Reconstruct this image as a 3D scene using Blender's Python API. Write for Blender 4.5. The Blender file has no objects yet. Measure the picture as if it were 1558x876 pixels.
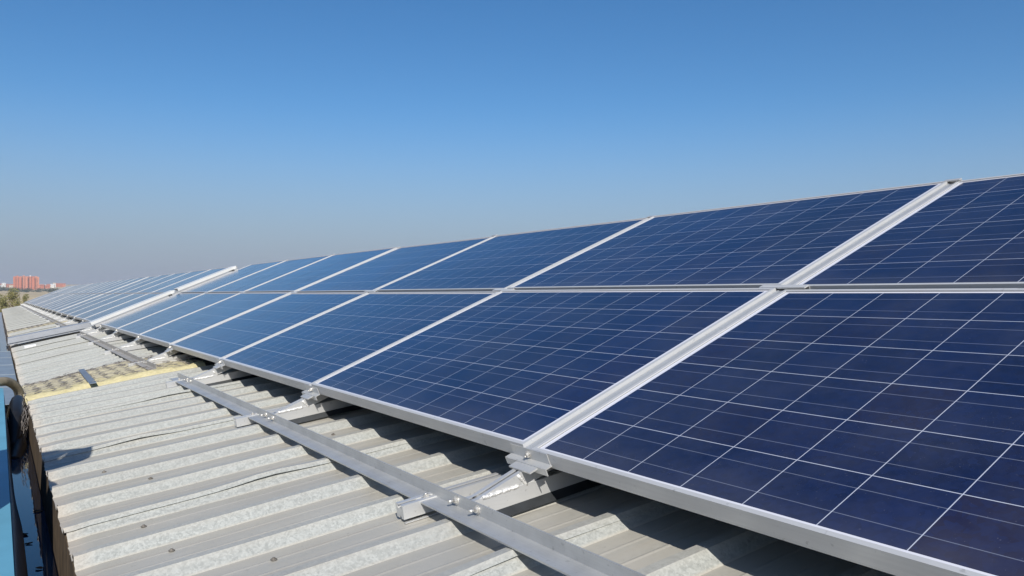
import bpy, bmesh, math, random
from mathutils import Vector, Matrix, noise
random.seed(7)
R = math.radians
S = bpy.context.scene
COL = S.collection

# ------------------------------------------------------------------ camera, sky, sun, exposure
CAM = Vector((-1.1456, -1.7148, 0.3777))
YAW, PIT = 0.56261, 0.00787
fw = Vector((math.sin(YAW)*math.cos(PIT), math.cos(YAW)*math.cos(PIT), math.sin(PIT)))
rt = Vector((math.cos(YAW), -math.sin(YAW), 0)); up = rt.cross(fw)
cam = bpy.data.cameras.new('camera'); co = bpy.data.objects.new('camera', cam); COL.objects.link(co)
m = Matrix((rt, up, -fw)).transposed().to_4x4(); m.translation = CAM; co.matrix_world = m
cam.sensor_width = 36.0; cam.lens = 36*1240.5/1558; cam.clip_start = 0.02; cam.clip_end = 60000
S.camera = co

TOSUN = Vector((-0.53, -1.25, 1.0)).normalized()
EL = math.asin(TOSUN.z); AZ = math.atan2(TOSUN.x, TOSUN.y)      # azimuth from +Y towards +X
W = bpy.data.worlds.new('World'); S.world = W; W.use_nodes = True
wn = W.node_tree; bg = wn.nodes['Background']
sky = wn.nodes.new('ShaderNodeTexSky'); sky.sky_type = 'NISHITA'; sky.sun_disc = False
sky.sun_elevation = EL; sky.sun_rotation = AZ
sky.altitude = 300; sky.air_density = 1.0; sky.dust_density = 0.8; sky.ozone_density = 4.5
hs = wn.nodes.new('ShaderNodeHueSaturation'); hs.inputs['Saturation'].default_value = 1.24
wn.links.new(sky.outputs[0], hs.inputs['Color'])
# smog layer low over the plain: by true elevation of the sky direction
tc = wn.nodes.new('ShaderNodeTexCoord'); sp_ = wn.nodes.new('ShaderNodeSeparateXYZ'); wn.links.new(tc.outputs['Generated'], sp_.inputs[0])
mr = wn.nodes.new('ShaderNodeMapRange'); mr.interpolation_type = 'SMOOTHSTEP'
wn.links.new(sp_.outputs[2], mr.inputs[0])
for i, v in enumerate((-.01, .235, .95, 0.0), 1): mr.inputs[i].default_value = v
mxs = wn.nodes.new('ShaderNodeMix'); mxs.data_type = 'RGBA'
wn.links.new(mr.outputs[0], mxs.inputs[0]); wn.links.new(hs.outputs[0], mxs.inputs[6]); mxs.inputs[7].default_value = (2.65, 3.15, 4.12, 1)
wn.links.new(mxs.outputs[2], bg.inputs[0]); bg.inputs[1].default_value = 0.099
sl = bpy.data.lights.new('sun', 'SUN'); sl.energy = 4.8; sl.angle = R(0.5); sl.color = (1, .955, .88)
so = bpy.data.objects.new('sun', sl); COL.objects.link(so); so.rotation_euler = TOSUN.to_track_quat('Z', 'Y').to_euler()
S.view_settings.view_transform = 'Standard'; S.view_settings.look = 'None'
S.view_settings.exposure = 0.15; S.view_settings.gamma = 1; S.view_settings.use_curve_mapping = False

# ------------------------------------------------------------------ helpers
class MB:
    def __init__(s): s.bm = bmesh.new()
    def face(s, pts, mi=0, smooth=False):
        f = s.bm.faces.new([s.bm.verts.new(p) for p in pts]); f.material_index = mi; f.smooth = smooth; return f
    def box(s, x0, x1, y0, y1, z0, z1, mi=0, M=None):
        v = [Vector((x, y, z)) for x in (x0, x1) for y in (y0, y1) for z in (z0, z1)]
        if M: v = [M @ p for p in v]
        b = [s.bm.verts.new(p) for p in v]
        for q in ((0,1,3,2),(4,6,7,5),(0,4,5,1),(2,3,7,6),(0,2,6,4),(1,5,7,3)):
            s.bm.faces.new([b[i] for i in q]).material_index = mi
    def extrude(s, prof, o, X, Y, Z, L, mi=0):
        """closed profile in (X,Y) swept from o along Z by L"""
        a = [s.bm.verts.new(o+X*p[0]+Y*p[1]) for p in prof]; b = [s.bm.verts.new(o+X*p[0]+Y*p[1]+Z*L) for p in prof]
        n = len(prof)
        for i in range(n): s.bm.faces.new((a[i], a[(i+1)%n], b[(i+1)%n], b[i])).material_index = mi
        s.bm.faces.new(a[::-1]).material_index = mi; s.bm.faces.new(b).material_index = mi
    def tube(s, pts, r, n=8, mi=0, smooth=True, cap=True):
        pts = [Vector(p) for p in pts]; rs = r if isinstance(r, (list, tuple)) else [r]*len(pts); prev = None; rings = []
        ref = Vector((0.13, 0.21, 1)).normalized()
        for i, p in enumerate(pts):
            t = (pts[min(i+1, len(pts)-1)]-pts[max(i-1, 0)]).normalized()
            a = t.cross(ref)
            if a.length < .1: a = t.cross(Vector((1, 0, 0)))
            if prev is not None and a.dot(prev) < 0: a = -a
            a.normalize(); prev = a; b = t.cross(a)
            rings.append([s.bm.verts.new(p+(a*math.cos(k*2*math.pi/n)+b*math.sin(k*2*math.pi/n))*rs[i]) for k in range(n)])
        for i in range(len(rings)-1):
            for k in range(n):
                f = s.bm.faces.new((rings[i][k], rings[i][(k+1)%n], rings[i+1][(k+1)%n], rings[i+1][k])); f.material_index = mi; f.smooth = smooth
        if cap:
            s.bm.faces.new(rings[0][::-1]).material_index = mi; s.bm.faces.new(rings[-1]).material_index = mi
    def mesh(s, name, mats, bevel=0):
        if bevel:
            es = [e for e in s.bm.edges if len(e.link_faces) == 2 and e.calc_face_angle(0) > .6]
            bmesh.ops.bevel(s.bm, geom=es, offset=bevel, segments=1, affect='EDGES', clamp_overlap=True)
        bmesh.ops.recalc_face_normals(s.bm, faces=s.bm.faces)
        me = bpy.data.meshes.new(name); s.bm.to_mesh(me); s.bm.free()
        for mm in (mats if isinstance(mats, (list, tuple)) else [mats]): me.materials.append(mm)
        return me
    def build(s, name, mats, parent=None, bevel=0):
        return link(name, s.mesh(name, mats, bevel), parent)
def link(name, data, parent=None, loc=None):
    o = bpy.data.objects.new(name, data); COL.objects.link(o)
    if parent: o.parent = parent
    if loc is not None: o.location = loc
    return o
def tag(o, label=None, cat=None, group=None, kind=None):
    if label: o['label'] = label
    if cat: o['category'] = cat
    if group: o['group'] = group
    if kind: o['kind'] = kind
    return o
def thing(name, label, cat, loc=(0, 0, 0), group=None, mat=None):
    o = link(name, None); o.empty_display_size = .1
    if mat is not None: o.matrix_world = mat
    else: o.location = loc
    return tag(o, label, cat, group)
def copy_tree(o, parent=None, loc=None, mat=None):
    c = o.copy(); COL.objects.link(c)
    if parent: c.parent = parent
    if mat is not None: c.matrix_world = mat
    elif loc is not None: c.location = loc
    for ch in list(o.children): copy_tree(ch, c)
    return c
ORD = ['first', 'second', 'third', 'fourth', 'fifth', 'sixth', 'seventh', 'eighth', 'ninth', 'tenth', 'eleventh', 'twelfth', 'thirteenth',
       'fourteenth', 'fifteenth', 'sixteenth', 'seventeenth', 'eighteenth', 'nineteenth', 'twentieth', 'twenty-first', 'twenty-second', 'twenty-third', 'twenty-fourth', 'twenty-fifth']

# ------------------------------------------------------------------ materials
class NT:
    def __init__(s, name):
        s.m = bpy.data.materials.new(name); s.m.use_nodes = True; s.t = s.m.node_tree
        s.p = s.t.nodes['Principled BSDF']; s.out = s.t.nodes['Material Output']
    def n(s, ty, **kw):
        o = s.t.nodes.new(ty)
        for k, v in kw.items(): setattr(o, k, v)
        return o
    def l(s, a, b): s.t.links.new(a, b)
    def math(s, op, a, b=None, c=None):
        o = s.n('ShaderNodeMath', operation=op)
        for i, v in enumerate((a, b, c)):
            if v is None: continue
            if isinstance(v, (int, float)): o.inputs[i].default_value = v
            else: s.l(v, o.inputs[i])
        return o.outputs[0]
    def mix(s, f, a, b):
        o = s.n('ShaderNodeMix', data_type='RGBA')
        for i, v in ((0, f), (6, a), (7, b)):
            if isinstance(v, (int, float)): o.inputs[i].default_value = v
            elif isinstance(v, tuple): o.inputs[i].default_value = v if len(v) == 4 else (*v, 1)
            else: s.l(v, o.inputs[i])
        return o.outputs[2]
    def noise(s, vec, scale, detail=3, rough=.55):
        o = s.n('ShaderNodeTexNoise'); o.inputs['Scale'].default_value = scale; o.inputs['Detail'].default_value = detail; o.inputs['Roughness'].default_value = rough
        if vec is not None: s.l(vec, o.inputs['Vector'])
        return o.outputs[0]
    def ramp(s, f, lo, hi, a=0., b=1.):
        o = s.n('ShaderNodeMapRange'); s.l(f, o.inputs[0])
        for i, v in enumerate((lo, hi, a, b), 1): o.inputs[i].default_value = v
        return o.outputs[0]
    def bump(s, h, strength=.3, dist=.002):
        o = s.n('ShaderNodeBump'); o.inputs['Strength'].default_value = strength; o.inputs['Distance'].default_value = dist
        s.l(h, o.inputs['Height']); s.l(o.outputs[0], s.p.inputs['Normal'])
    def scaled(s, vec, v):
        o = s.n('ShaderNodeVectorMath', operation='MULTIPLY'); s.l(vec, o.inputs[0]); o.inputs[1].default_value = v; return o.outputs[0]
    def set(s, **kw):
        for k, v in kw.items():
            i = s.p.inputs[k.replace('_', ' ')]
            if isinstance(v, (int, float)): i.default_value = v
            elif isinstance(v, tuple): i.default_value = (*v, 1) if len(v) == 3 else v
            else: s.l(v, i)
def obj_co(N): return N.n('ShaderNodeTexCoord').outputs['Object']
def world_co(N): return N.n('ShaderNodeNewGeometry').outputs['Position']

def plain(name, c, rough=.6, metal=0., var=.12, scale=8., bump=0., spec=.5):
    N = NT(name); co_ = world_co(N); f = N.noise(co_, scale, 5)
    a = tuple(x*(1-var) for x in c); b = tuple(min(1, x*(1+var)) for x in c)
    N.set(Base_Color=N.mix(N.ramp(f, .3, .7), a, b), Roughness=rough, Metallic=metal, Specular_IOR_Level=spec)
    if bump: N.bump(f, bump, .01)
    return N.m

def mat_alu(name, c, rough, metal, stain=.25, axis=(1, 30, 30)):
    N = NT(name); w = world_co(N)
    st = N.noise(N.scaled(w, axis), 6, 4); bl = N.noise(w, 9, 5, .65); sp = N.noise(w, 60, 3)
    col = N.mix(N.math('MULTIPLY', N.ramp(bl, .45, .75), stain), c, tuple(x*.45 for x in c))
    col = N.mix(N.math('MULTIPLY', N.ramp(sp, .66, .72), .35), col, tuple(x*.3 for x in c))
    col = N.mix(N.ramp(st, .35, .65, 0, .16), col, tuple(x*.72 for x in c))
    N.set(Base_Color=col, Metallic=metal, Roughness=N.ramp(st, .3, .7, rough-.07, rough+.1))
    N.bump(st, .05, .001)
    return N.m
M_frame = mat_alu('anodised_frame', (.56, .56, .555), .45, .25, .10, (30, 1, 30))
M_strip_al = plain('pressed_cover_strip', (.36, .38, .41), .4, .35, .06, 5)
M_rail = mat_alu('mill_aluminium', (.61, .61, .60), .38, .45, .12, (1, 40, 40))
M_beam = mat_alu('dull_aluminium', (.50, .505, .50), .42, .45, .38, (40, 1, 40))
M_beam_d = mat_alu('dirty_aluminium', (.36, .34, .31), .58, .12, .45, (40, 1, 40))
M_weld = plain('weld_metal', (.78, .77, .74), .4, .5, .2, 120, .6)
M_steel = plain('zinc_steel', (.62, .60, .56), .35, .7, .3, 90)
M_screw = plain('rusty_screw', (.20, .18, .155), .7, .2, .4, 90)
M_foam_d = plain('dirty_foam', (.30, .27, .19), .9, 0, .35, 14, .8)
M_white0 = plain('white_plastic', (.8, .8, .78), .5, 0, .04, 9)
M_cover = plain('white_tray_paint', (.62, .62, .60), .4, 0, .05, 4)
M_tray = mat_alu('galvanised_tray', (.36, .375, .40), .5, .3, .25, (1, 12, 12))
M_dark = plain('shade_strip_and_rubber', (.018, .021, .024), .45, 0, .3, 30)  # shoe rubber, and the painted shade below the base rails

# solar cells under glass
N = NT('solar_cells'); oc = obj_co(N); sx = N.n('ShaderNodeSeparateXYZ'); N.l(oc, sx.inputs[0])
PA, PB = .1590, (.9908+.003)/6
ax = N.math('DIVIDE', N.math('ADD', sx.outputs[0], .795), PA); by = N.math('DIVIDE', N.math('ADD', sx.outputs[1], .0015), PB)
fx = N.math('FRACT', ax); fy = N.math('FRACT', by)
dx = N.math('MULTIPLY', N.math('SUBTRACT', .5, N.math('ABSOLUTE', N.math('SUBTRACT', fx, .5))), PA)
dy = N.math('MULTIPLY', N.math('SUBTRACT', .5, N.math('ABSOLUTE', N.math('SUBTRACT', fy, .5))), PB)
gap = N.math('LESS_THAN', N.math('MINIMUM', dx, dy), .00095)
outx = N.math('GREATER_THAN', N.math('ABSOLUTE', sx.outputs[0]), .7935)
outy = N.math('MAXIMUM', N.math('LESS_THAN', sx.outputs[1], 0.0), N.math('GREATER_THAN', sx.outputs[1], .9908))
white = N.math('MAXIMUM', gap, N.math('MAXIMUM', outx, outy))
b1 = N.math('ABSOLUTE', N.math('SUBTRACT', N.math('ABSOLUTE', N.math('SUBTRACT', fy, .5)), .23))
bus = N.math('LESS_THAN', N.math('MULTIPLY', b1, PB), .0009)
cid = N.n('ShaderNodeCombineXYZ'); N.l(N.math('FLOOR', ax), cid.inputs[0]); N.l(N.math('FLOOR', by), cid.inputs[1])
oi = N.n('ShaderNodeObjectInfo'); N.l(N.math('MULTIPLY', oi.outputs['Random'], 91.), cid.inputs[2])
wnz = N.n('ShaderNodeTexWhiteNoise', noise_dimensions='3D'); N.l(cid.outputs[0], wnz.inputs['Vector'])
wsep = N.n('ShaderNodeSeparateColor'); N.l(wnz.outputs['Color'], wsep.inputs[0])
voro = N.n('ShaderNodeTexVoronoi'); voro.inputs['Scale'].default_value = 85; N.l(oc, voro.inputs['Vector'])
vs = N.n('ShaderNodeSeparateColor'); N.l(voro.outputs['Color'], vs.inputs[0])
cellc = N.mix(wsep.outputs[0], (.0065, .0115, .040), (.0105, .0190, .064))
cellc = N.mix(N.math('MULTIPLY', N.ramp(wsep.outputs[1], .60, 1.0), .85), cellc, (.017, .0135, .034))
cellc = N.mix(N.math('MULTIPLY', vs.outputs[0], .42), cellc, (.011, .026, .105))
cellc = N.mix(N.math('MULTIPLY', N.ramp(oi.outputs['Random'], 0, 1), .3), cellc, (.008, .018, .075))
cloud = N.noise(world_co(N), 1.3, 5, .6)
cellc = N.mix(N.ramp(cloud, .38, .66, 0, .45), cellc, (.0055, .0085, .026))
col = N.mix(N.math('MULTIPLY', bus, .45), cellc, (.26, .29, .38))
col = N.mix(N.math('MULTIPLY', gap, .85), col, (.54, .57, .66))
col = N.mix(N.math('MAXIMUM', outx, outy), col, (.66, .66, .71))
sealx = N.math('GREATER_THAN', N.math('ABSOLUTE', sx.outputs[0]), .8098)
sealy = N.math('MAXIMUM', N.math('LESS_THAN', sx.outputs[1], -.0083), N.math('GREATER_THAN', sx.outputs[1], .9991))
col = N.mix(N.math('MAXIMUM', sealx, sealy), col, (.05, .05, .05))
dust = N.noise(world_co(N), 3.2, 6, .7)
dn = N.noise(world_co(N), 170, 2)
lowdust = N.ramp(sx.outputs[1], -.02, .10, .05, 0)
col = N.mix(N.math('ADD', lowdust, N.math('ADD', N.ramp(dust, .42, .75, .004, .050), N.ramp(dn, .71, .74, 0, .10))), col, (.42, .40, .37))
N.set(Base_Color=col, Roughness=N.ramp(dust, .4, .7, .09, .17), IOR=1.44, Specular_IOR_Level=.5)
M_cell = N.m
M_back = plain('grey_backsheet', (.10, .10, .105), .6)

# weathered galvanised roof
N = NT('galvanised_roof'); oc = obj_co(N); w = world_co(N); sx = N.n('ShaderNodeSeparateXYZ'); N.l(w, sx.inputs[0])
at = N.n('ShaderNodeAttribute', attribute_name='dirt')
v1 = N.n('ShaderNodeTexVoronoi'); v1.inputs['Scale'].default_value = 230; N.l(w, v1.inputs['Vector'])
v2 = N.n('ShaderNodeTexVoronoi'); v2.inputs['Scale'].default_value = 115; N.l(w, v2.inputs['Vector'])
s1 = N.n('ShaderNodeSeparateColor'); N.l(v1.outputs['Color'], s1.inputs[0]); s2 = N.n('ShaderNodeSeparateColor'); N.l(v2.outputs['Color'], s2.inputs[0])
spang = N.math('ADD', N.math('MULTIPLY', s1.outputs[0], .6), N.math('MULTIPLY', s2.outputs[1], .4))
zinc = N.mix(N.ramp(spang, .15, .85), (.295, .307, .288), (.425, .438, .412))
stre = N.noise(N.scaled(w, (2.2, 26, 4)), 1, 6, .62); blot = N.noise(w, 4.5, 6, .6)
dcol = N.mix(stre, (.415, .39, .335), (.51, .485, .425))
dcol = N.mix(N.ramp(blot, .35, .7), dcol, (.44, .41, .345))
dm = N.math('MULTIPLY', at.outputs['Fac'], N.ramp(stre, .25, .6, .62, .95))
col = N.mix(dm, zinc, dcol)
edge = N.math('MULTIPLY', N.ramp(sx.outputs[0], -.985, -.935, 1, 0), N.ramp(blot, .35, .62, .3, 1))
col = N.mix(N.math('MULTIPLY', edge, .6), col, (.56, .47, .37))
patch = N.noise(N.scaled(w, (.8, 2.6, 1)), 1, 5, .6); col = N.mix(N.ramp(patch, .4, .68, 0, .34), col, (.30, .295, .28))
runs = N.noise(N.scaled(w, (1.1, 34, 1)), 1, 4, .5); col = N.mix(N.ramp(runs, .58, .74, 0, .30), col, (.34, .28, .21))
speck = N.noise(w, 55, 4, .7)
col = N.mix(N.math('MULTIPLY', N.ramp(speck, .66, .72), .4), col, (.16, .15, .13))
N.set(Base_Color=col, Metallic=.12, Roughness=N.ramp(spang, 0, 1, .42, .62), Specular_IOR_Level=.45)
N.bump(N.math('ADD', N.math('MULTIPLY', stre, .6), N.math('MULTIPLY', s1.outputs[0], .12)), .12, .003)
M_roof = N.m

M_blue = plain('blue_paint', (.115, .325, .445), .5, 0, .10, 5)
M_fascia = plain('weathered_brown_board', (.095, .066, .038), .8, 0, .45, 14, .3)
M_liner = plain('gutter_liner', (.035, .05, .065), .6, 0, .3, 9)
M_wall = plain('render_wall', (.55, .52, .46), .85, 0, .08, .8)
N = NT('yellow_foam'); oc = obj_co(N); sx = N.n('ShaderNodeSeparateXYZ'); N.l(oc, sx.inputs[0]); f = N.noise(oc, 13, 6, .7); g = N.noise(oc, 45, 4)
d = N.math('ADD', N.ramp(sx.outputs[1], .15, .75), N.ramp(f, .35, .75, -.45, .45))
c = N.mix(N.ramp(g, .3, .7), (.50, .44, .24), (.60, .53, .32)); c = N.mix(N.ramp(d, .2, .8, 0, .9), c, N.mix(N.ramp(f, .4, .65), (.42, .385, .29), (.58, .52, .35)))
N.set(Base_Color=c, Roughness=.95, Specular_IOR_Level=.1); N.bump(g, .8, .01); M_foam = N.m
M_wire = plain('rusty_wire', (.30, .275, .26), .65, .2, .35, 40)
M_strip = plain('grey_strip', (.20, .23, .27), .5, .3, .2, 12)
M_hose = plain('black_hose', (.010, .010, .011), .5, 0, .3, 25)
M_hose_b = plain('brown_hose', (.21, .18, .13), .6, 0, .25, 22)
M_leaf_litter = plain('dead_leaf', (.05, .035, .02), .8, 0, .4, 60)

N = NT('gutter_water'); w = world_co(N); f = N.noise(w, 14, 3); g = N.noise(w, 3, 4)
N.set(Base_Color=N.mix(g, (.018, .040, .085), (.028, .055, .11)), Roughness=.03, IOR=1.33); N.bump(f, .02, .004)
M_water = N.m

# ------------------------------------------------------------------ terrain
KN = [(0, -8), (700, -8), (1000, -6), (1500, -1), (2000, 6), (2400, 13), (3000, 25), (3500, 38), (5000, 52), (9000, 60), (30000, 60)]
def ground_z(r):
    for (a, za), (b, zb) in zip(KN, KN[1:]):
        if r <= b:
            t = (r-a)/(b-a); return za+(zb-za)*t
    return KN[-1][1]
mb = MB(); rr = [0.5, 30, 80, 200, 400, 550, 700, 850, 1000, 1150, 1300, 1500, 1700, 1850, 2000, 2200, 2400, 2600, 2800, 3000, 3200, 3500, 4200, 5000, 6500, 9000]; K = 96
prev = None
for r in rr:
    ring = []
    for k in range(K):
        a = 2*math.pi*k/K; h = ground_z(r)
        if r > 600: h += (noise.noise(Vector((math.sin(a)*r/420, math.cos(a)*r/420, 1)))*1.6)
        ring.append(mb.bm.verts.new((CAM.x+math.sin(a)*r, CAM.y+math.cos(a)*r, h)))
    if prev:
        for k in range(K): mb.bm.faces.new((prev[k], prev[(k+1)%K], ring[(k+1)%K], ring[k])).smooth = True
    else: mb.bm.faces.new(ring)
    prev = ring
N = NT('dry_fields'); w = world_co(N)
f1 = N.noise(N.scaled(w, (.012, .0035, 0)), 1, 4); f2 = N.noise(w, .06, 5); f3 = N.noise(N.scaled(w, (.002, .008, 0)), 1, 3)
c = N.mix(N.ramp(f1, .4, .6), (.50, .39, .22), (.42, .34, .21)); c = N.mix(N.ramp(f3, .52, .58), c, (.55, .45, .29)); c = N.mix(N.ramp(f2, .55, .75, 0, .6), c, (.13, .13, .06))
N.set(Base_Color=c, Roughness=.95, Specular_IOR_Level=.1)
tag(mb.build('ground', N.m), kind='structure')

N = NT('haze'); N.t.nodes.remove(N.p); pv = N.n('ShaderNodeVolumePrincipled'); pv.inputs['Density'].default_value = 1.8e-4
pv.inputs['Color'].default_value = (.86, .88, .95, 1); pv.inputs['Anisotropy'].default_value = .1; N.l(pv.outputs[0], N.out.inputs['Volume'])
mb = MB(); mb.box(-9300, 9300, -9300, 9300, -14, 82); tag(mb.build('haze', N.m), kind='stuff')

# direction of a photograph column seen from the camera -> bearing
def bearing(u): return YAW-math.atan((779-u)/1240.5)
def spot(u, r):
    b = bearing(u); return Vector((CAM.x+math.sin(b)*r, CAM.y+math.cos(b)*r, ground_z(r)))

# ------------------------------------------------------------------ the building: roof, gutter, parapet
SLOPE = .14; Z0 = -.156; CH_ = .028; PITCH = .281; LAP0 = .862; EAVE = -.987; RIDGE = 3.1
SHEET = 4*PITCH; YN0 = LAP0-5*SHEET; NSH = 44; WIDE = .45; YEND = YN0+NSH*SHEET+WIDE
bld = thing('industrial_building', 'long flat warehouse under a weathered corrugated metal roof with a blue parapet', 'building', (0, 0, -8))
ZB = 8.0                                                           # children live in the building's frame: base at z = -8
def prof(d):
    d = abs(d)
    if d < .014: return CH_
    if d < .046: return CH_*(1-(d-.014)/.032)
    if .098 < d < .112: return .0012*(1-abs(d-.105)/.007)
    return 0.
def sagdrop(x, y):                                                  # the roof has settled towards the eave beyond the open strip
    t = min(1, max(0, (y-3.2)/2.9)); t = t*t*(3-2*t)
    return t*(.012+.064*min(1, max(0, (-.24-x)/.745)))
PD = [-.1405, -.112, -.105, -.098, -.046, -.040, -.028, -.014, 0, .014, .028, .040, .046, .098, .105, .112]
def sheet_mesh(seed, fine, opened, y0=99.):
    rnd = random.Random(seed)
    ys = [-.026, -.014, 0, .014, .028, .040, .046, .098, .105, .112]
    for k in range(1, 4): ys += [k*PITCH+d for d in PD]
    ys += [4*PITCH+d for d in (-.1405, -.112, -.105, -.098, -.046, -.040, -.028, -.014, 0, .014, .026)]
    xs = [EAVE+rnd.uniform(-.004, .004)]+[EAVE+.02, EAVE+.06]
    x = EAVE+.1
    while x < (RIDGE if not fine else 1.2): xs.append(x); x += (.06 if fine else .35)
    if fine: xs += [1.5, 2, 2.5]
    xs.append(RIDGE)
    mb = MB(); lay = mb.bm.verts.layers.float.new('dirt'); grid = []
    bul = rnd.uniform(-.7, -.2); bw = rnd.uniform(.08, .16)
    for x in xs:
        row = []
        for y in ys:
            k = round(y/PITCH); h = prof(y-k*PITCH)
            z = h+SLOPE*x-sagdrop(x, y0+y)
            z += noise.noise(Vector((x*1.7, y*1.3, seed*3.1)))*.0035+noise.noise(Vector((x*7, y*5, seed)))*.0007
            if y < .03:                                             # lapped edge lies over the sheet before, open in places
                e = (.0022 if fine else .0075)+opened*.010*math.exp(-((x-bul)/bw)**2)+.003*max(0, noise.noise(Vector((x*2.2, 3, seed))))
                z += e*min(1, (.05-y)/.06)
            if y > 4*PITCH-.03: z -= .0012
            yy = y
            if x < EAVE+.03: z -= .003; yy += rnd.uniform(-.001, .001)
            v = mb.bm.verts.new((x+(rnd.uniform(-.002, .002) if x == xs[0] else 0), yy, z))
            v[lay] = 1 if h < .004 else (.55 if h > CH_*.97 else .08)
            row.append(v)
        grid.append(row)
    for i in range(len(xs)-1):
        for j in range(len(ys)-1): mb.bm.faces.new((grid[i][j], grid[i+1][j], grid[i+1][j+1], grid[i][j+1]))
    return mb.mesh('roof_sheet', M_roof)
far_variants = [sheet_mesh(90+i, False, .6) for i in range(4)]
for i in range(NSH):
    y = YN0+i*SHEET+(WIDE if i > 8 else 0)
    if i == 8: continue                                             # open strip: insulation shows here
    if i == 18: continue                                            # second open strip beyond the tray
    me = sheet_mesh(i-2, True, 1.0 if i in (5, 6, 7, 9, 10) else .5, y) if 3 <= i < 11 else far_variants[i % 4]
    o = link('roof_sheet', me, bld, (0, y, Z0+ZB))
    so_ = o.modifiers.new('thickness', 'SOLIDIFY'); so_.thickness = .0012; so_.offset = -1
def valley(x, y=0): return Z0+SLOPE*x-sagdrop(x, y)
mb = MB()                                                           # purlin deck below the sheets keeps the roof closed
gx = [EAVE+.05, -.6, -.24, .5, RIDGE]; gy = [YN0, 2.2]+[3.2+.3*k for k in range(0, 11)]+[YEND]
gr = [[mb.bm.verts.new((x, y, valley(x, y)-.026+ZB)) for x in gx] for y in gy]
for a in range(len(gy)-1):
    for b in range(len(gx)-1): mb.bm.faces.new((gr[a][b], gr[a][b+1], gr[a+1][b+1], gr[a+1][b]))
mb.build('roof_deck', plain('dark_deck', (.10, .085, .06), .9, 0, .3, 10), bld)
mb = MB()                                                           # far slope
for a, b in ((YN0, YEND),): mb.face([(RIDGE, a, valley(RIDGE)+ZB+.01), (9, a, valley(RIDGE)+ZB-.6), (9, b, valley(RIDGE)+ZB-.6), (RIDGE, b, valley(RIDGE)+ZB+.01)])
mb.build('rear_roof_slope', M_tray, bld)
WZ = -.50
mb = MB()
n = 90
for i in range(n):                                                  # fascia board, ragged lower edge
    y0 = YN0+(YEND-YN0)*i/n; y1 = YN0+(YEND-YN0)*(i+1)/n
    mb.box(EAVE+.004, EAVE+.022, y0+.003, y1-.003, WZ-.03+ZB, valley(EAVE, (y0+y1)/2)-.010+ZB)
mb.build('fascia', M_fascia, bld)
mb = MB(); mb.box(-1.32, -1.112, YN0-1, 4.70, -.62+ZB, -.245+ZB); mb.build('parapet', M_blue, bld, .004)
mb = MB(); mb.box(-1.112, EAVE+.03, YN0-1, YEND, -.66+ZB, -.60+ZB); mb.build('gutter', M_liner, bld)
mb = MB(); prevr = None                                             # buckled liner edge along the parapet
for i in range(121):
    y = -1.6+i*.05
    bl = .010+.018*math.exp(-((y-1.3)/.75)**2)+.008*noise.noise(Vector((y*1.3, 0, 5)))
    ring = [mb.bm.verts.new(p) for p in ((-1.1105, y, -.262+ZB), (-1.108+bl*.35, y, -.32+ZB), (-1.104+bl, y, -.40+ZB), (-1.100+bl*1.25, y, -.515+ZB))]
    if prevr:
        for k in range(3): mb.bm.faces.new((prevr[k], ring[k], ring[k+1], prevr[k+1])).smooth = True
    prevr = ring
o = mb.build('gutter_lining', M_liner, bld); md = o.modifiers.new('t', 'SOLIDIFY'); md.thickness = .002
mb = MB(); mb.box(-2.6, -1.321, YN0-1, 8, -1.3+ZB, -1.14+ZB); mb.build('walkway', M_wall, bld)
mb = MB(); mb.box(-1.3195, -1.304, YN0-1, YEND, 0, -.625+ZB); mb.box(-1.38, 9, YEND-.05, YEND-.002, 0, Z0+SLOPE*EAVE-.1+ZB-.5); mb.box(8.9, 9, YN0, YEND, 0, -.6+ZB); mb.build('wall', M_wall, bld)
mb = MB(); mb.box(-1.1118, EAVE+.004, YN0-1, YEND, WZ-.05, WZ); tag(mb.build('water', M_water), kind='structure')

# ------------------------------------------------------------------ solar panels
T = .39899; P = 1.68; CHT = .99082; GAP = .06942
U = Vector((math.cos(T), 0, math.sin(T))); NN = Vector((-math.sin(T), 0, math.cos(T))); Y = Vector((0, 1, 0))
FW, FM = .8225, .0205
mb = MB()
pr = [(0, .0018), (.011, .0018), (.011, -.0020), (.0022, -.0020), (.0022, -.0365), (.028, -.0365), (.028, -.038), (0, -.038)]
x0, x1, y0, y1 = -FW, FW, -FM, CHT+FM
loops = []
for (i, z) in pr: loops.append([mb.bm.verts.new(p) for p in ((x0+i, y0+i, z), (x1-i, y0+i, z), (x1-i, y1-i, z), (x0+i, y1-i, z))])
for a in range(len(pr)):
    b = (a+1) % len(pr)
    for k in range(4): mb.bm.faces.new((loops[a][k], loops[a][(k+1)%4], loops[b][(k+1)%4], loops[b][k]))
me_frame = mb.mesh('frame', M_frame, .0006)
mb = MB(); mb.box(x0+.003, x1-.003, y0+.003, y1-.003, -.0056, -.0022, 1)
for f in mb.bm.faces:
    if f.calc_center_median().z > -.0023: f.material_index = 0
me_lam = mb.mesh('laminate', [M_cell, M_back])
def sag(y):        # the long rows are not dead straight
    return .006*math.sin(y*.9+1)+.004*math.sin(y*2.3)
SEC2 = 10.98       # second section starts beyond the tray
cols = [(j, j*P) for j in range(-1, 6)]
cols2 = [(j, SEC2+j*P) for j in range(21)]
def panel_mat(yc, row, jit=0):
    o = Vector((0, yc, 0))+U*(row*(CHT+GAP))+NN*(sag(yc)*.5+jit)
    X = -Y
    return Matrix(((X.x, U.x, NN.x, o.x), (X.y, U.y, NN.y, o.y), (X.z, U.z, NN.z, o.z), (0, 0, 0, 1)))
rp = random.Random(3)
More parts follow.
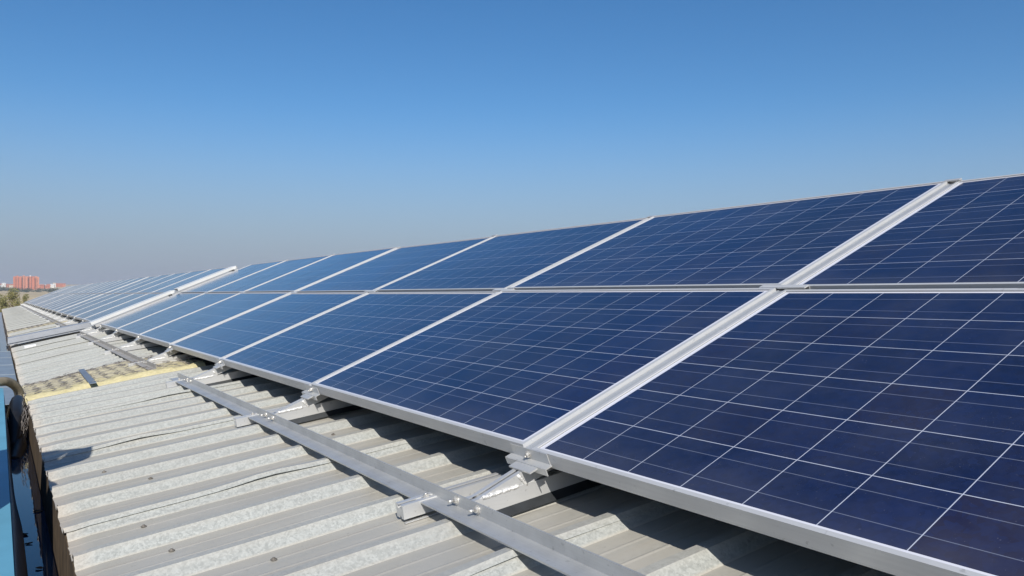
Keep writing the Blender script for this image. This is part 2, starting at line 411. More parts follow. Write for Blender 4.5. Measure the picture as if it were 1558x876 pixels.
for sec, cl in ((1, cols), (2, cols2), (0, [(-2, -2*P), (-3, -3*P)])):
    for k, (j, y) in enumerate(cl):
        for row in (0, 1):
            rw = ('lower', 'upper')[row]
            if sec == 1: lab = f'dark blue solar panel, {rw} row, {ORD[k]} column from the right of the photo'
            elif sec == 0: lab = f'dark blue solar panel, {rw} row, {ORD[k]} column beyond the right edge of the photo'
            else: lab = f'hazy blue solar panel, {rw} row, {ORD[k]} column past the white cable tray'
            t = thing('solar_panel', lab, 'solar panel', group='solar panels on the tilted rooftop racks', mat=panel_mat(y+P/2, row, rp.uniform(-.0012, .0012)) @ Matrix.Rotation(rp.uniform(-.0009, .0009), 4, 'X'))
            link('frame', me_frame, t); link('laminate', me_lam, t)

# ------------------------------------------------------------------ support brackets at every panel joint
def slot_profile(w, h, s=.006, d=.012):      # rail section with a slot in its top and in its bottom
    a, b = w/2, h
    return [(-a, 0), (-s, 0), (-s, d*.5), (s, d*.5), (s, 0), (a, 0), (a, b), (s, b), (s, b-.003), (s+.006, b-.003), (s+.006, b-d), (-s-.006, b-d), (-s-.006, b-.003), (-s, b-.003), (-s, b), (-a, b)]
def bolt(mb, o, ax, r=.0065, head=.006, shank=.014):
    ax = Vector(ax).normalized(); o = Vector(o)
    mb.tube([o, o+ax*.002], r*1.75, 14, smooth=False); mb.tube([o+ax*.002, o+ax*(.002+head)], r*1.1, 6, smooth=False); mb.tube([o+ax*(.002+head), o+ax*(.002+head+shank)], r*.55, 8)
BS = .15; APX = Vector((-.168, 0, -.114))
Bd = Vector((1, 0, BS)).normalized(); Bn = Vector((-BS, 0, 1)).normalized()
for y0, y1, lab in ((-3*P, 6*P+.02, 'added grey sheet blocking light at the back of the near panel rows'), (SEC2, SEC2+21*P, 'added grey sheet blocking light at the back of the far panel rows')):  # unseen sheets added to keep light out from under the panels
    mb = MB(); q = U*(2*CHT+GAP+.03)-NN*.045; e = Vector((q.x+.10, 0, Z0+SLOPE*(q.x+.10)+.03)); d = (e-q).normalized(); nn = Vector((-d.z, 0, d.x))
    mb.extrude([(0, 0), (.0015, 0), (.0015, (e-q).length), (0, (e-q).length)], q, nn, d, Y, y1-y0); o = mb.build('light_block_sheet', M_tray); o.location = (0, y0, 0); tag(o, lab, 'light blocker', 'added light-blocking sheets behind the panels')
def bracket_proto():
    t = thing('panel_bracket', 'x', 'bracket', group='brackets holding up the panel joints')
    mb = MB(); st = APX+Bd*(-.019); mb.extrude(slot_profile(.044, .040), st-Bn*.040, Y, Bn, Bd, 1.6); mb.build('base_rail', M_rail, t, .0008)
    mb = MB(); st = APX+Bd*(-.010); mb.extrude([(-.034, -.020), (.020, -.020), (.020, 0), (-.0215, 0)], st-Bn*.0402, Y, Bn, Bd, 1.2); mb.build('rail_shade_strip', M_dark, t)  # near-black strip added to draw the band of shade under the base rail
    mb = MB(); mb.extrude(slot_profile(.039, .040), U*(-.205)-NN*.0790, Y, NN, U, 2.28); mb.build('tilted_rail', M_rail, t, .0008)
    mb = MB()                                                       # pressed cover strip in the joint between two panel columns
    pf = [(-.0155, -.0375), (.0155, -.0375), (.0155, -.006), (.0115, -.006), (.0115, -.0085), (-.0115, -.0085), (-.0115, -.006), (-.0155, -.006)]
    mb.extrude(pf, U*(-.018), Y, NN, U, 2*CHT+GAP+.036); mb.build('cover_strip', M_strip_al, t)
    mb = MB(); rb = random.Random(5)                                # weld beads
    pts = []; rs = []
    for i in range(26):
        q = APX+Bd*(.006+.0042*i)+Vector((0, -.0205, .000)); pts.append(q+Vector((0, rb.uniform(-.0008, .0008), rb.uniform(-.001, .001)))); rs.append(.0046*(1+.12*math.sin(i*1.9))+rb.uniform(0, .0010))
    mb.tube(pts, rs, 8)
    pts = []; rs = []
    for i in range(8):
        pts.append(U*(-.082+.002*i)+NN*(-.042-.005*i)+Vector((0, -.0200, 0))); rs.append(.004+rb.uniform(-.001, .0015))
    mb.tube(pts, rs, 8)
    mb.build('weld_bead', M_weld, t)
    mb = MB(); mb.box(-.048, .048, -.070, -.044, -.0378, -.0335, 0, Matrix(((0, U.x, NN.x, 0), (1, U.y, NN.y, -.012), (0, U.z, NN.z, 0), (0, 0, 0, 1)))); mb.build('bearing_plate', M_rail, t, .0008)
    for row in (0, 1):                                              # folded end clips at the foot and at the middle joint
        v = -.0222+row*(CHT+GAP)
        Mx = Matrix(((0, U.x, NN.x, 0), (1, U.y, NN.y, 0), (0, U.z, NN.z, 0), (0, 0, 0, 1)))
        mb = MB(); L = .088
        # plate on the frame front, ledge, down-turned lip
        mb.box(-L, L-.012, v-.0022, v, -.034, -.002, 0, Mx)
        if row == 0:
            mb.box(-L-.008, L, v-.021, v-.0024, -.034, -.031, 0, Mx)
            mb.box(-L-.008, L, v-.0235, v-.0212, -.050, -.031, 0, Mx)
        else:
            mb.box(-L, L, v-.024, v-.0024, -.0015, .0035, 0, Mx)
        c = mb.build('end_clip', M_frame if row else M_rail, t, .0006)
        if row == 0:
            mb = MB(); bolt(mb, Mx @ Vector((.0, v-.0024, -.019)), -U, .006, .006, .006); mb.build('bolt', M_steel, c)
    v = 2*CHT+GAP+.0225; mb = MB(); mb.box(-.03, .03, v, v+.004, -.03, .006, 0, Mx); mb.box(-.03, .03, v-.014, v-.0002, .0022, .006, 0, Mx); mb.build('top_clip', M_rail, t)
    return t
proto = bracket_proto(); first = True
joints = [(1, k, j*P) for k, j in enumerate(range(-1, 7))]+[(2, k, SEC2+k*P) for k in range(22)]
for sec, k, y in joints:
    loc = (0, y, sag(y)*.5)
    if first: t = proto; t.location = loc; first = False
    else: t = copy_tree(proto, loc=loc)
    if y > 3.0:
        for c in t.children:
            if c.name.split('.')[0] in ('base_rail', 'rail_shade_strip', 'weld_bead'): c.location.z = -.009
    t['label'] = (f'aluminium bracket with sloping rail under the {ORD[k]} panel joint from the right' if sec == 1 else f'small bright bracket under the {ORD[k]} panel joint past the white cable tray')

# ------------------------------------------------------------------ angle beams and the short rails they sit on
BX0, BX1, BZ, BT = -.238, -.187, -.1515, -.112
def beam(y0, y1, label):
    t = thing('angle_beam', label, 'metal beam', (0, y0, -.011 if y0 > 4 else 0), 'angle beams running along the roof')
    mb = MB(); mb.extrude([(BX0, BZ), (BX1, BZ+.0071), (BX1-.002, BT), (BX1-.0062, BT), (BX1-.0046, BZ+.0109), (BX0-.0006, BZ+.0042)], Vector((0, 0, 0)), Vector((1, 0, 0)), Vector((0, 0, 1)), Y, y1-y0); mb.build('angle_bar', M_beam_d if y0 > 4 else M_beam, t, .0007)
    return t
b1_ = beam(-1.65, 3.72, 'long dull aluminium angle beam crossing the foreground roof')
b2_ = beam(4.55, 10.85, 'grey angle beam between the wire netting and the roof tray')
b3_ = beam(11.95, 43.2, 'distant angle beam running from the roof tray to the roof end')
def add_bolts(bm_thing, y0, ys_up, ys_fl):
    for y in ys_up:
        mb = MB(); bolt(mb, (BX1-.0052, y-y0, -.127), (-1, 0, 0), .0065, .006, .015); mb.build('bolt', M_steel, bm_thing)
    for y in ys_fl:
        mb = MB(); bolt(mb, (BX0+.026, y-y0, BZ+.0082), (-.14, 0, 1), .0075, .006, .003); mb.build('bolt', M_steel, bm_thing)
sp = thing('rail_stub', 'x', 'rail stub', group='short rails under the angle beams')
mb = MB(); mb.extrude(slot_profile(.042, .0358, .006, .011), Vector((-.055, 0, .0012)), Y, Vector((-SLOPE, 0, 1)).normalized(), Vector((1, 0, SLOPE)).normalized(), .30); mb.build('rail', M_rail, sp, .0008)
mb = MB(); mb.box(-.055, .21, -.030, -.0215, .0008, .0030, 0, Matrix(((1, 0, 0, 0), (0, 1, 0, 0), (SLOPE, 0, 1, 0), (0, 0, 0, 1)))); mb.build('foot_flange', M_rail, sp)
stub_y = []
first = True
def valley_near(y):       # nearest valley line of the corrugation
    k = round((y-LAP0)/PITCH-.5); return LAP0+(k+.5)*PITCH
ys = [.175, 1.80]+[3.36+.18]
for j in range(3, 7): ys.append(j*P+.18)
for k in range(1, 19): ys.append(SEC2+k*P+.18)
for i, y in enumerate(ys):
    y = valley_near(y)+.02; stub_y.append(y); loc = (-.228, y, valley(-.228, y))
    if first: t = sp; t.location = loc; first = False
    else: t = copy_tree(sp, loc=loc)
    t['label'] = (f'short aluminium rail under the beam near the {ORD[i+1]} panel joint from the right' if i < 7 else f'tiny bright rail under the far beam, {ORD[i-7]} past the roof tray')
add_bolts(b1_, -1.65, [y for k in range(3) for y in (k*P+.052, k*P-.052)], stub_y[:3])
add_bolts(b2_, 4.55, [y for k in (3, 4, 5, 6) for y in (k*P+.05, k*P-.05)], stub_y[3:7])

# ------------------------------------------------------------------ cable trays
tr = thing('roof_cable_tray', 'grey covered metal cable tray crossing the roof up to the panels', 'cable tray', (0, 11.45, 0))
TS = .205
Ms = Matrix(((1, 0, 0, 0), (0, 1, 0, 0), (TS, 0, 1, Z0-.010), (0, 0, 0, 1)))
mb = MB(); mb.box(-1.02, -.02, -.16, .16, .060, .150, 0, Ms); mb.build('channel', M_tray, tr, .002)
mb = MB(); mb.box(-1.03, -.02, -.17, .17, .150, .158, 0, Ms); mb.box(-1.03, -.02, -.176, -.1705, .085, .158, 0, Ms); mb.build('cover', M_tray, tr, .001)
for x in (-.95, -.62, -.28):
    mb = MB(); mb.box(x, x+.04, -.02, .15, .020, .0595, 0, Ms); mb.build('foot', M_beam, tr)
Mu = Matrix(((U.x, 0, NN.x, 0), (U.y, 1, NN.y, 0), (U.z, 0, NN.z, 0), (0, 0, 0, 1)))
for nm, lab, u0, u1 in (('panel_cable_tray', 'bright white cable tray between lower panels, below its dark joint', -.10, 1.02), ('panel_cable_tray', 'bright white cable tray between upper panels, nearest the sky', 1.07, 1.93)):
    t = thing(nm, lab, 'cable tray', (0, 10.52, 0), 'white cable trays climbing between the panel sections')
    mb = MB(); mb.box(u0+.01, u1-.01, -.13, .13, .01, .040, 0, Mu); mb.build('channel', M_cover, t, .002)
    mb = MB(); mb.box(u0, u1, -.14, .14, .0405, .046, 0, Mu); mb.box(u0, u1, -.1465, -.1405, .010, .046, 0, Mu); mb.build('cover', M_cover, t, .001)
    mb = MB(); mb.box(u1-.05, u1-.02, -.19, .19, -.02, .0095, 0, Mu); mb.build('support_bar', M_beam, t)

# ------------------------------------------------------------------ open strips: foam and wire netting
YI = YN0+8*SHEET
def foam(y0, y1, label, seed, mat=None):
    mb = MB(); xs = [EAVE-.01+i*.028 for i in range(40)]; n = 44; rows = []
    for x in xs:
        row = []
        for k in range(n+1):
            y = y0+(y1-y0)*k/n; e = min(k, n-k)/2.5
            h = .030+.018*noise.noise(Vector((x*9, y*9, seed)))+.012*noise.noise(Vector((x*26, y*26, seed)))+(.022 if 1 < k < 5 else 0)
            h *= min(1, e+.1); row.append(mb.bm.verts.new((x, y-y0, valley(x, y)+h-.004)))
        rows.append(row)
    for i in range(len(xs)-1):
        for k in range(n): mb.bm.faces.new((rows[i][k], rows[i+1][k], rows[i+1][k+1], rows[i][k+1])).smooth = True
    o = mb.build('insulation_foam', mat or M_foam); o.location = (0, y0, 0)
    return tag(o, label, 'insulation', 'open strips of yellow insulation')
foam(YI+.02, YI+SHEET+WIDE-.02, 'crumbling yellow insulation foam under wire netting on the near roof', 2)
foam(YN0+18*SHEET+WIDE+.02, YN0+19*SHEET+WIDE-.02, 'dirty yellow insulation strip just past the roof tray', 8, M_foam_d)
def netting(y0, y1, x0, x1, label, ax_, ay_, seed, r, hgt=.040):
    """woven wire: wavy strands both ways draped over the foam"""
    mb = MB(); nz = noise.noise
    def drop(x, y):
        wx = .020*nz(Vector((x*6, y*6, seed+7))); wy = .028*nz(Vector((x*6, y*6, seed+17)))
        z = valley(max(x, EAVE), y)+hgt+.018*nz(Vector((x*5, y*5, seed)))+.012*nz(Vector((x*17, y*17, seed+3)))
        if y > y1-.45: z -= .016*(y-(y1-.45))/.45
        if x < EAVE: z -= (EAVE-x)*1.9; x = EAVE-.012+(x-EAVE)*.22
        return Vector((x+wx, y-y0+wy, z))
    k = 0; x = x0
    while x < x1:
        n = int((y1-y0)/.05); zig = [drop(x+(.22*ax_ if i % 2 else -.22*ax_), y0+(y1-y0)*i/n) for i in range(n+1)]
        mb.tube(zig, r, 4); x += ax_
    y = y0
    while y < y1:
        n = int((x1-x0)/.05); mb.tube([drop(x0+(x1-x0)*i/n, y+(.30*ay_ if (i+round(y/ay_)) % 2 else -.30*ay_)) for i in range(n+1)], r*.7, 4); y += ay_
    o = mb.build('wire_netting', M_wire); o.location = (0, y0, 0)
    return tag(o, label, 'wire netting', 'wire nettings over the insulation')
netting(YI+.20, YI+SHEET+WIDE+.04, EAVE-.10, .12, 'rusty wire netting draped over the yellow foam and the eave', .085, .13, 1, .0016)
netting(YI+1.22, YI+SHEET+WIDE+.10, -.95, .10, 'dark bunched wire netting heaped along the far edge of the foam', .09, .12, 14, .0013)
netting(YN0+18*SHEET+WIDE, YN0+19*SHEET+WIDE, EAVE, -.3, 'faint wire netting on the strip past the roof tray', .08, .12, 24, .0024)
mb = MB()                                                           # torn piece hanging over the eave
for k in range(16):
    for j in range(5):
        def hp(a, b): return Vector((EAVE-.012-.02*math.sin(a*.9)+.012*noise.noise(Vector((a, b, 4)))-.004*b, a*.055+.014*noise.noise(Vector((a, b, 1))), -b*.045+.012*noise.noise(Vector((a, b, 2)))))
        mb.tube([hp(k, j), hp(k+.5, j+.5)], .0014, 3, cap=False); mb.tube([hp(k+.5, j+.5), hp(k+1, j)], .0014, 3, cap=False); mb.tube([hp(k+.5, j+.5), hp(k+.5, j+1)], .0014, 3, cap=False)
o = mb.build('wire_netting', M_wire); o.location = (0, YI-.55, valley(EAVE, YI-.2)+.03); tag(o, 'torn wire netting hanging down from the eave into the gutter', 'wire netting', 'wire nettings over the insulation')
mb = MB(); mb.box(-.021, .021, -.72, .72, 0, .003); o = mb.build('metal_strip', M_strip); o.location = (-.60, 4.93, valley(-.60, 4.93)+.056); o.rotation_euler = (R(-.9), R(-8), R(-1.5))
tag(o, 'flat grey metal strip lying across the wire netting', 'metal strip')
mb = MB(); mb.box(-.065, .065, -.035, .035, 0, .05); o = mb.build('white_block', M_white0, None, .004); o.location = (-.79, 10.45, valley(-.79, 10.45)+.004); o.rotation_euler = (0, R(-8), R(8))
tag(o, 'small white block lying on the roof before the grey tray', 'block')

# ------------------------------------------------------------------ gutter clutter
def hose(pts, r, mat, label, name='hose'):
    P_ = [Vector(p) for p in pts]; out = []
    for i in range(len(P_)-1):
        p0, p1, p2, p3 = P_[max(i-1, 0)], P_[i], P_[i+1], P_[min(i+2, len(P_)-1)]
        for k in range(8):
            t = k/8; out.append(.5*((2*p1)+(-p0+p2)*t+(2*p0-5*p1+4*p2-p3)*t*t+(-p0+3*p1-3*p2+p3)*t**3))
    out.append(P_[-1]); mb = MB(); mb.tube(out, r, 12); o = mb.build(name, mat)
    return tag(o, label, 'hose', 'hoses lying in the gutter')
hose([(-1.30, 4.65, -.215), (-1.14, 4.72, -.205), (-1.07, 4.82, -.225), (-1.02, 4.90, -.30), (-1.01, 4.94, -.46)], .030, M_hose_b, 'thick brown hose arching over the parapet into the gutter')
hose([(-1.07, 4.75, -.50), (-1.045, 4.65, -.36), (-1.035, 4.35, -.30), (-1.05, 4.0, -.34), (-1.06, 3.8, -.46), (-1.06, 3.65, -.54)], .036, M_hose, 'fat black hose looped up out of the gutter water')
hose([(-1.03, 4.85, -.50), (-1.07, 4.5, -.46), (-1.05, 4.1, -.47), (-1.04, 3.75, -.49), (-1.07, 3.4, -.53)], .040, M_hose, 'black hose lying low in the gutter under the loop')
rl = random.Random(11)
for i, (x, y) in enumerate([(-1.05, 1.62), (-1.045, .58), (-1.03, 1.30), (-1.06, 1.75), (-1.02, .95), (-1.005, 2.1), (-1.0, .40)]):
    mb = MB(); n = 7; L = rl.uniform(.012, .022)
    for s in (0,):
        pts = [(math.cos(a*2*math.pi/n)*L*(.6+.4*rl.random()), math.sin(a*2*math.pi/n)*L*.6, .001+rl.random()*.004) for a in range(n)]
        mb.face(pts)
    o = mb.build('dead_leaf', M_leaf_litter); o.location = (x, y, WZ+.0015); o.rotation_euler = (0, 0, rl.uniform(0, 6))
    md = o.modifiers.new('t', 'SOLIDIFY'); md.thickness = .0008
    tag(o, 'dark dead leaf floating on the water in the gutter', 'leaf', 'dead leaves in the gutter water')
for i, (x, y) in enumerate([(-.815, 1.60), (-.80, .72), (-.775, .42), (-.70, 1.16), (-.60, .15), (-.05, 1.25), (-.12, 2.6)]):
    mb = MB(); y = valley_near(y); q = Vector((x, y+.03, valley(x, y)+.0008+ZB))
    mb.tube([q, q+Vector((0, 0, .0015))], .008, 12, smooth=False); mb.tube([q, q+Vector((0, 0, .005))], .004, 6, smooth=False)
    mb.build('roof_screw', M_screw, bld)

M_plate = plain('blue_grey_plate', (.22, .265, .31), .5, .1, .12, 6)
for k in range(5):
    mb = MB(); mb.box(-1.50, -.998, 0, 1.245, -.004, 0); mb.box(-1.16, -1.15, .01, 1.23, .0005, .012); mb.box(-1.49, -1.0, 1.225, 1.2445, .0005, .008)
    o = mb.build('cover_plate', M_plate, None, .001); o.location = (0, 5.08+k*1.25, -.400-.0015*(k % 2)); tag(o, f'blue grey sheet metal plate covering the far gutter, {ORD[k]} past the brown hose', 'cover plate', 'metal plates over the far gutter')
# ------------------------------------------------------------------ trees
def leaf_mat(name, a, b):
    N = NT(name); oi = N.n('ShaderNodeObjectInfo'); f = N.noise(world_co(N), .9, 4)
    N.set(Base_Color=N.mix(N.ramp(f, .35, .65), a, b), Roughness=.7, Specular_IOR_Level=.2); return N.m
M_leaf = leaf_mat('olive_leaves', (.16, .165, .06), (.29, .26, .11)); M_leafd = leaf_mat('dark_leaves', (.022, .038, .020), (.05, .065, .03))
M_bark = plain('bark', (.12, .09, .06), .9, 0, .3, 4)
def tree(u, r, h, wid, label, mat, n, seed, group, name='tree'):
    rnd = random.Random(seed); p = spot(u, r); t = thing(name, label, 'tree', p, group)
    mb = MB(); mb.tube([(0, 0, -.3), (.05, .0, h*.3), (0, .05, h*.6), (.0, 0, h*.85)], [h*.03, h*.025, h*.016, h*.006], 7)
    for k in range(7):
        a = rnd.uniform(0, 6.28); z = h*rnd.uniform(.3, .7); L = wid*rnd.uniform(.25, .42)
        mb.tube([(0, 0, z), (math.cos(a)*L*.5, math.sin(a)*L*.5, z+L*.5), (math.cos(a)*L, math.sin(a)*L, z+L*1.1)], [h*.01, h*.007, h*.003], 5)
    mb.build('trunk', M_bark, t)
    mb = MB(); lobes = []
    for k in range(11):
        q = (k+.5)/11; a = rnd.uniform(0, 6.28); rad = wid*.5*math.sin(math.pi*min(1, .18+q*.82))**.7*rnd.uniform(.15, .62)
        lobes.append((Vector((math.cos(a)*rad, math.sin(a)*rad, h*(.18+.74*q))), wid*rnd.uniform(.17, .30)))
    for k in range(n):
        c, rad = rnd.choice(lobes); d = Vector((rnd.gauss(0, 1), rnd.gauss(0, 1), rnd.gauss(0, 1.25))).normalized()*rad*rnd.random()**.4
        q = c+d; s = h*rnd.uniform(.018, .040)*(260/max(n, 260))**.3
        a = Vector((rnd.gauss(0, 1), rnd.gauss(0, 1), rnd.gauss(0, 1))).normalized(); b = a.orthogonal().normalized(); c2 = a.cross(b)
        mb.face([q+b*s, q+c2*s*.7, q-b*s, q-c2*s*.7])
    mb.build('crown', mat, t)
    return t
tree(3, 230, 8.4, 4.0, 'olive green tree at the left edge beyond the roof end', M_leaf, 3800, 1, 'trees beyond the end of the roof', 'poplar_tree')
tree(19, 250, 9.9, 5.2, 'tallest olive green tree beyond the roof end, below the red towers', M_leaf, 4600, 2, 'trees beyond the end of the roof', 'poplar_tree')
tree(39.5, 330, 8.8, 3.2, 'thin pale tree beyond the end of the beam', M_leaf, 1800, 3, 'trees beyond the end of the roof', 'poplar_tree')
tree(31, 300, 4.6, 3.0, 'low bush right of the tallest olive tree', M_leaf, 1200, 4, 'trees beyond the end of the roof', 'bush')
rt_ = random.Random(21)
mb = MB()                                                           # dark belt of trees below the towers, one mass
def clump(mb, c, w_, h_, n):
    for k in range(n):
        d = Vector((rt_.gauss(0, .42)*w_, rt_.gauss(0, .42)*w_, abs(rt_.gauss(0, .5))*h_)); q = c+d; s = rt_.uniform(.5, 1.1)
        a = Vector((rt_.gauss(0, 1), rt_.gauss(0, 1), rt_.gauss(0, 1))).normalized(); b = a.orthogonal().normalized(); c2 = a.cross(b)
        mb.face([q+b*s, q+c2*s, q-b*s, q-c2*s])
for i in range(46):
    u = rt_.uniform(-25, 22); clump(mb, spot(u, rt_.uniform(2020, 2330)), 6, 6.5, 55)
for i in range(60):
    u = rt_.uniform(18, 110); clump(mb, spot(u, rt_.uniform(1900, 2280)), 6, 5.5, 55)
tag(mb.build('tree_belt', M_leafd), 'dark green belt of trees along the foot of the distant town', 'tree belt', None, 'stuff')

# ------------------------------------------------------------------ distant town
M_brick = plain('red_brick', (.50, .165, .085), .85, 0, .1, .1); M_brick2 = plain('pale_brick', (.55, .22, .125), .85, 0, .1, .1)
M_win = plain('dark_window', (.05, .05, .06), .2, 0, .2, .3); M_white = plain('white_render', (.75, .73, .68), .85, 0, .06, .05)
M_cream = plain('cream_render', (.66, .55, .40), .85, 0, .06, .05); M_tile = plain('red_tile', (.42, .15, .09), .85, 0, .15, .1); M_grey = plain('grey_render', (.45, .44, .42), .85, 0, .06, .05)
def tower(u, w_, h_, mat, label, d=16, dr=0):
    r = 2400+dr; p = spot(u, r); b = bearing(u); t = thing('apartment_tower', label, 'apartment tower', group='red brick towers on the skyline', mat=Matrix.Translation(p) @ Matrix.Rotation(-b, 4, 'Z'))
    mb = MB(); mb.box(-w_/2, w_/2, 0, d, -2, h_)
    mb.box(-w_/2-.6, -w_/2+3.2, -1.2, .0, -2, h_-.8); mb.box(w_/2-3.2, w_/2+.6, -1.2, 0, -2, h_-.8)
    mb.build('wall', mat, t)
    mb = MB()
    for k in range(int(h_//3)):
        for x in (-w_*.16, w_*.16):
            mb.box(x-1.1, x+1.1, -.25, -.01, k*3+1, k*3+2.4)
    mb.build('window_band', M_win, t)
    mb = MB(); mb.box(-2, 2, 4, 9, h_, h_+2.2); mb.build('roof_house', M_white if 'third' in label else mat, t)
    return t
PXM = 2400/1240.5
for i, (u0, u1, hh, mt) in enumerate([(22.0, 30.6, 32.5, M_brick), (31.8, 40.2, 33, M_brick2), (41.4, 50.6, 33.2, M_brick), (51.8, 58, 32, M_brick2)]):
    tower((u0+u1)/2, (u1-u0)*PXM, hh, mt, f'red brick apartment tower, {ORD[i]} from the left of the four', dr=i*4)
    if i < 3:
        p = spot(u1+.6, 2412); t = thing('stair_core', f'dark red stair block behind the {ORD[i]} gap between the brick towers', 'building', group='stair blocks between the towers', mat=Matrix.Translation(p) @ Matrix.Rotation(-bearing(u1), 4, 'Z'))
        mb = MB(); mb.box(-1.6, 1.6, 0, 8, -2, hh-1.5); mb.build('wall', plain('dark_brick', (.16, .07, .06), .85), t)
def house(u, r, w_, h_, mw, mr, label):
    p = spot(u, r); t = thing('house', label, 'house', group='low houses of the distant town', mat=Matrix.Translation(p) @ Matrix.Rotation(-bearing(u)+.2*math.sin(u), 4, 'Z'))
    mb = MB(); mb.box(-w_/2, w_/2, 0, 10, -3, h_); mb.build('wall', mw, t)
    mb = MB(); mb.extrude([(-.6, 0), (10.6, 0), (5, 2.4)], Vector((-w_/2-.5, 0, h_+.01)), Vector((0, 1, 0)), Vector((0, 0, 1)), Vector((1, 0, 0)), w_+1); mb.build('roof', mr, t)
    mb = MB()
    for k in range(max(2, int(w_//4))):
        x = -w_/2+2+k*4
        if x < w_/2-1:
            for z in range(int(h_//3)): mb.box(x-.7, x+.7, -.06, -.005, z*3+1, z*3+2.3)
    mb.build('window_row', M_win, t)
HS = [(1, 2700, 14, 9, M_grey, M_tile, 'grey house with red roof at the left edge of the skyline'), (5.5, 2650, 9, 12, M_white, M_white, 'tallest white house left of the red towers'),
      (9, 2800, 13, 8, M_white, M_tile, 'white house with red roof left of the red towers'), (13.5, 2750, 14, 7, M_brick2, M_tile, 'pinkish low house left of the red towers'),
      (18, 2600, 12, 9, M_cream, M_tile, 'cream house touching the left side of the red towers'), (61, 2560, 18, 9, M_brick, M_tile, 'red house just right of the red towers'),
      (65, 2750, 16, 8, M_white, M_grey, 'white flat house behind the red house'), (69, 2600, 22, 6.5, M_brick, M_tile, 'long low red house right of the towers'),
      (75, 2800, 14, 8, M_brick2, M_tile, 'pink house on the rise right of the towers'), (79.5, 2700, 9, 9, M_white, M_white, 'small white cube house on the rise'),
      (83, 2760, 6, 12, M_white, M_cream, 'narrow white house beside the long red terrace'), (89, 2850, 26, 10, M_brick, M_tile, 'long red terrace near the top of the panels'),
      (95, 3000, 18, 9, M_brick2, M_tile, 'pale red house at the far right of the skyline'), (-6, 2700, 16, 9, M_white, M_tile, 'white house beyond the left edge of the skyline')]
for a in HS: house(*a)

# ------------------------------------------------------------------ the person whose shadow falls across parapet, gutter and eave
M_skin = plain('skin', (.45, .27, .19), .55, 0, .06, 20); M_shirt = plain('work_shirt', (.06, .07, .11), .85, 0, .15, 25); M_trous = plain('work_trousers', (.045, .045, .05), .85, 0, .15, 25); M_cap = plain('cap_cloth', (.05, .06, .09), .8, 0, .1, 30)
def skin_obj(name, verts, edges, mats, parent, matfn=None, levels=2):
    me = bpy.data.meshes.new(name); me.from_pydata([v[:3] for v in verts], edges, [])
    o = link(name, me, parent); md = o.modifiers.new('skin', 'SKIN'); me.skin_vertices[0].data[0].use_root = True
    for i, v in enumerate(verts): rx = v[3]; ry = v[4] if len(v) > 4 else rx; me.skin_vertices[0].data[i].radius = (rx, ry)
    sd = o.modifiers.new('sub', 'SUBSURF'); sd.levels = levels; sd.render_levels = levels; md.use_smooth_shade = True
    for mm in mats: me.materials.append(mm)
    return o
pn = thing('person', 'person in dark work clothes and a wide sun hat standing behind the blue parapet', 'person', (-1.445, 1.0, -1.14)); pn.rotation_euler = (0, 0, R(-60))
Vb = [(0, 0, .92, .15, .11), (0, 0, 1.10, .145, .10), (0, 0, 1.28, .17, .11), (0, 0, 1.41, .13, .09), (0, .01, 1.49, .058), (0, .015, 1.56, .066), (0, .02, 1.65, .085, .098), (0, .02, 1.72, .070, .085),
      (.19, 0, 1.39, .062), (.24, .00, 1.12, .047), (.25, .03, .88, .034), (.25, .04, .82, .030), (-.19, 0, 1.39, .062), (-.24, .00, 1.12, .047), (-.25, .03, .88, .034), (-.25, .04, .82, .030),
      (.10, 0, .80, .092), (.11, .01, .47, .062), (.11, -.01, .10, .045), (.11, .07, .05, .045), (.11, .15, .04, .036), (-.10, 0, .80, .092), (-.11, .01, .47, .062), (-.11, -.01, .10, .045), (-.11, .07, .05, .045), (-.11, .15, .04, .036)]
Eb = [(0, 1), (1, 2), (2, 3), (3, 4), (4, 5), (5, 6), (6, 7), (3, 8), (8, 9), (9, 10), (10, 11), (3, 12), (12, 13), (13, 14), (14, 15), (0, 16), (16, 17), (17, 18), (18, 19), (19, 20), (0, 21), (21, 22), (22, 23), (23, 24), (24, 25)]
skin_obj('body', Vb, Eb, [M_skin], pn)
sh = [(v[0], v[1], v[2], v[3]+.012, (v[4] if len(v) > 4 else v[3])+.012) for v in Vb]
SV = [(0, 0, .84, .185, .150), (0, 0, .97, .185, .145), (0, 0, 1.12, .182, .140), (0, 0, 1.28, .205, .148), (0, 0, 1.42, .172, .128), (0, .005, 1.51, .095, .095),
      (.19, 0, 1.39, .082), (.24, 0, 1.12, .066), (.25, .03, .86, .050), (-.19, 0, 1.39, .082), (-.24, 0, 1.12, .066), (-.25, .03, .86, .050)]
skin_obj('shirt', SV, [(0, 1), (1, 2), (2, 3), (3, 4), (4, 5), (4, 6), (6, 7), (7, 8), (4, 9), (9, 10), (10, 11)], [M_shirt], pn)
TV = [(0, 0, 1.04, .160, .125), (0, 0, .93, .178, .142), (.10, 0, .78, .112), (.11, .01, .47, .086), (.11, -.01, .07, .070), (-.10, 0, .78, .112), (-.11, .01, .47, .086), (-.11, -.01, .07, .070)]
skin_obj('trousers', TV, [(0, 1), (1, 2), (2, 3), (3, 4), (1, 5), (5, 6), (6, 7)], [M_trous], pn)
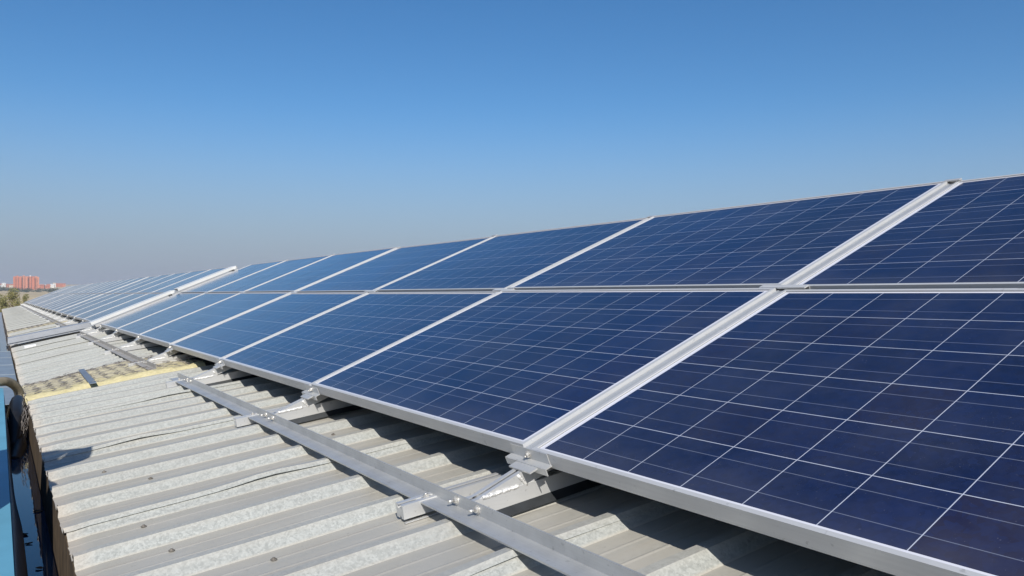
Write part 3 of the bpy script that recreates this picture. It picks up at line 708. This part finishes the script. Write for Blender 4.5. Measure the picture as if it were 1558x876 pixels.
for sx_ in (-.11, .11): skin_obj('shoe', [(sx_, -.04, .055, .058), (sx_, .05, .052, .056), (sx_, .15, .045, .052), (sx_, .20, .040, .040)], [(0, 1), (1, 2), (2, 3)], [M_dark], pn)
for sx_ in (-1, 1):
    vs_ = [(.25*sx_, .04, .82, .026)]; es_ = []
    for k, (dx_, L) in enumerate(((-.024, .070), (-.008, .080), (.008, .075), (.024, .060))):
        b = len(vs_); vs_ += [(.25*sx_, .04+dx_, .78, .009), (.25*sx_, .042+dx_, .78-L*.55, .008), (.25*sx_-.012*sx_, .045+dx_, .78-L*.9, .007)]; es_ += [(0, b), (b, b+1), (b+1, b+2)]
    b = len(vs_); vs_ += [(.25*sx_-.010*sx_, .078, .79, .010), (.25*sx_-.016*sx_, .090, .755, .008)]; es_ += [(0, b), (b, b+1)]
    skin_obj('hand', vs_, es_, [M_skin], pn, levels=1)
mb = MB()
rings = []
for i in range(7):
    a = i/6*math.pi/2
    rings.append([mb.bm.verts.new((math.sin(k*math.pi/10)*.098*math.cos(a)+0, .02+math.cos(k*math.pi/10)*.112*math.cos(a), 1.70+.105*math.sin(a))) for k in range(20)] if i < 6 else [mb.bm.verts.new((0, .02, 1.805))])
for i in range(5):
    for k in range(20): mb.bm.faces.new((rings[i][k], rings[i][(k+1)%20], rings[i+1][(k+1)%20], rings[i+1][k])).smooth = True
for k in range(20): mb.bm.faces.new((rings[5][k], rings[5][(k+1)%20], rings[6][0])).smooth = True
rim = []
for rr_, zz in ((.10, 1.705), (.185, 1.690), (.185, 1.686), (.10, 1.700)):
    rim.append([mb.bm.verts.new((math.sin(k*math.pi/12)*rr_, .02+math.cos(k*math.pi/12)*(rr_+.01), zz+.008*math.cos(k*math.pi/6))) for k in range(24)])
for i in range(3):
    for k in range(24): mb.bm.faces.new((rim[i][k], rim[i][(k+1)%24], rim[i+1][(k+1)%24], rim[i+1][k])).smooth = True
mb.build('sun_hat', M_cap, pn)
mb = MB(); mb.tube([(0, .10, 1.66), (0, .128, 1.635), (0, .118, 1.622)], [.008, .014, .010], 8); mb.build('nose', M_skin, pn)
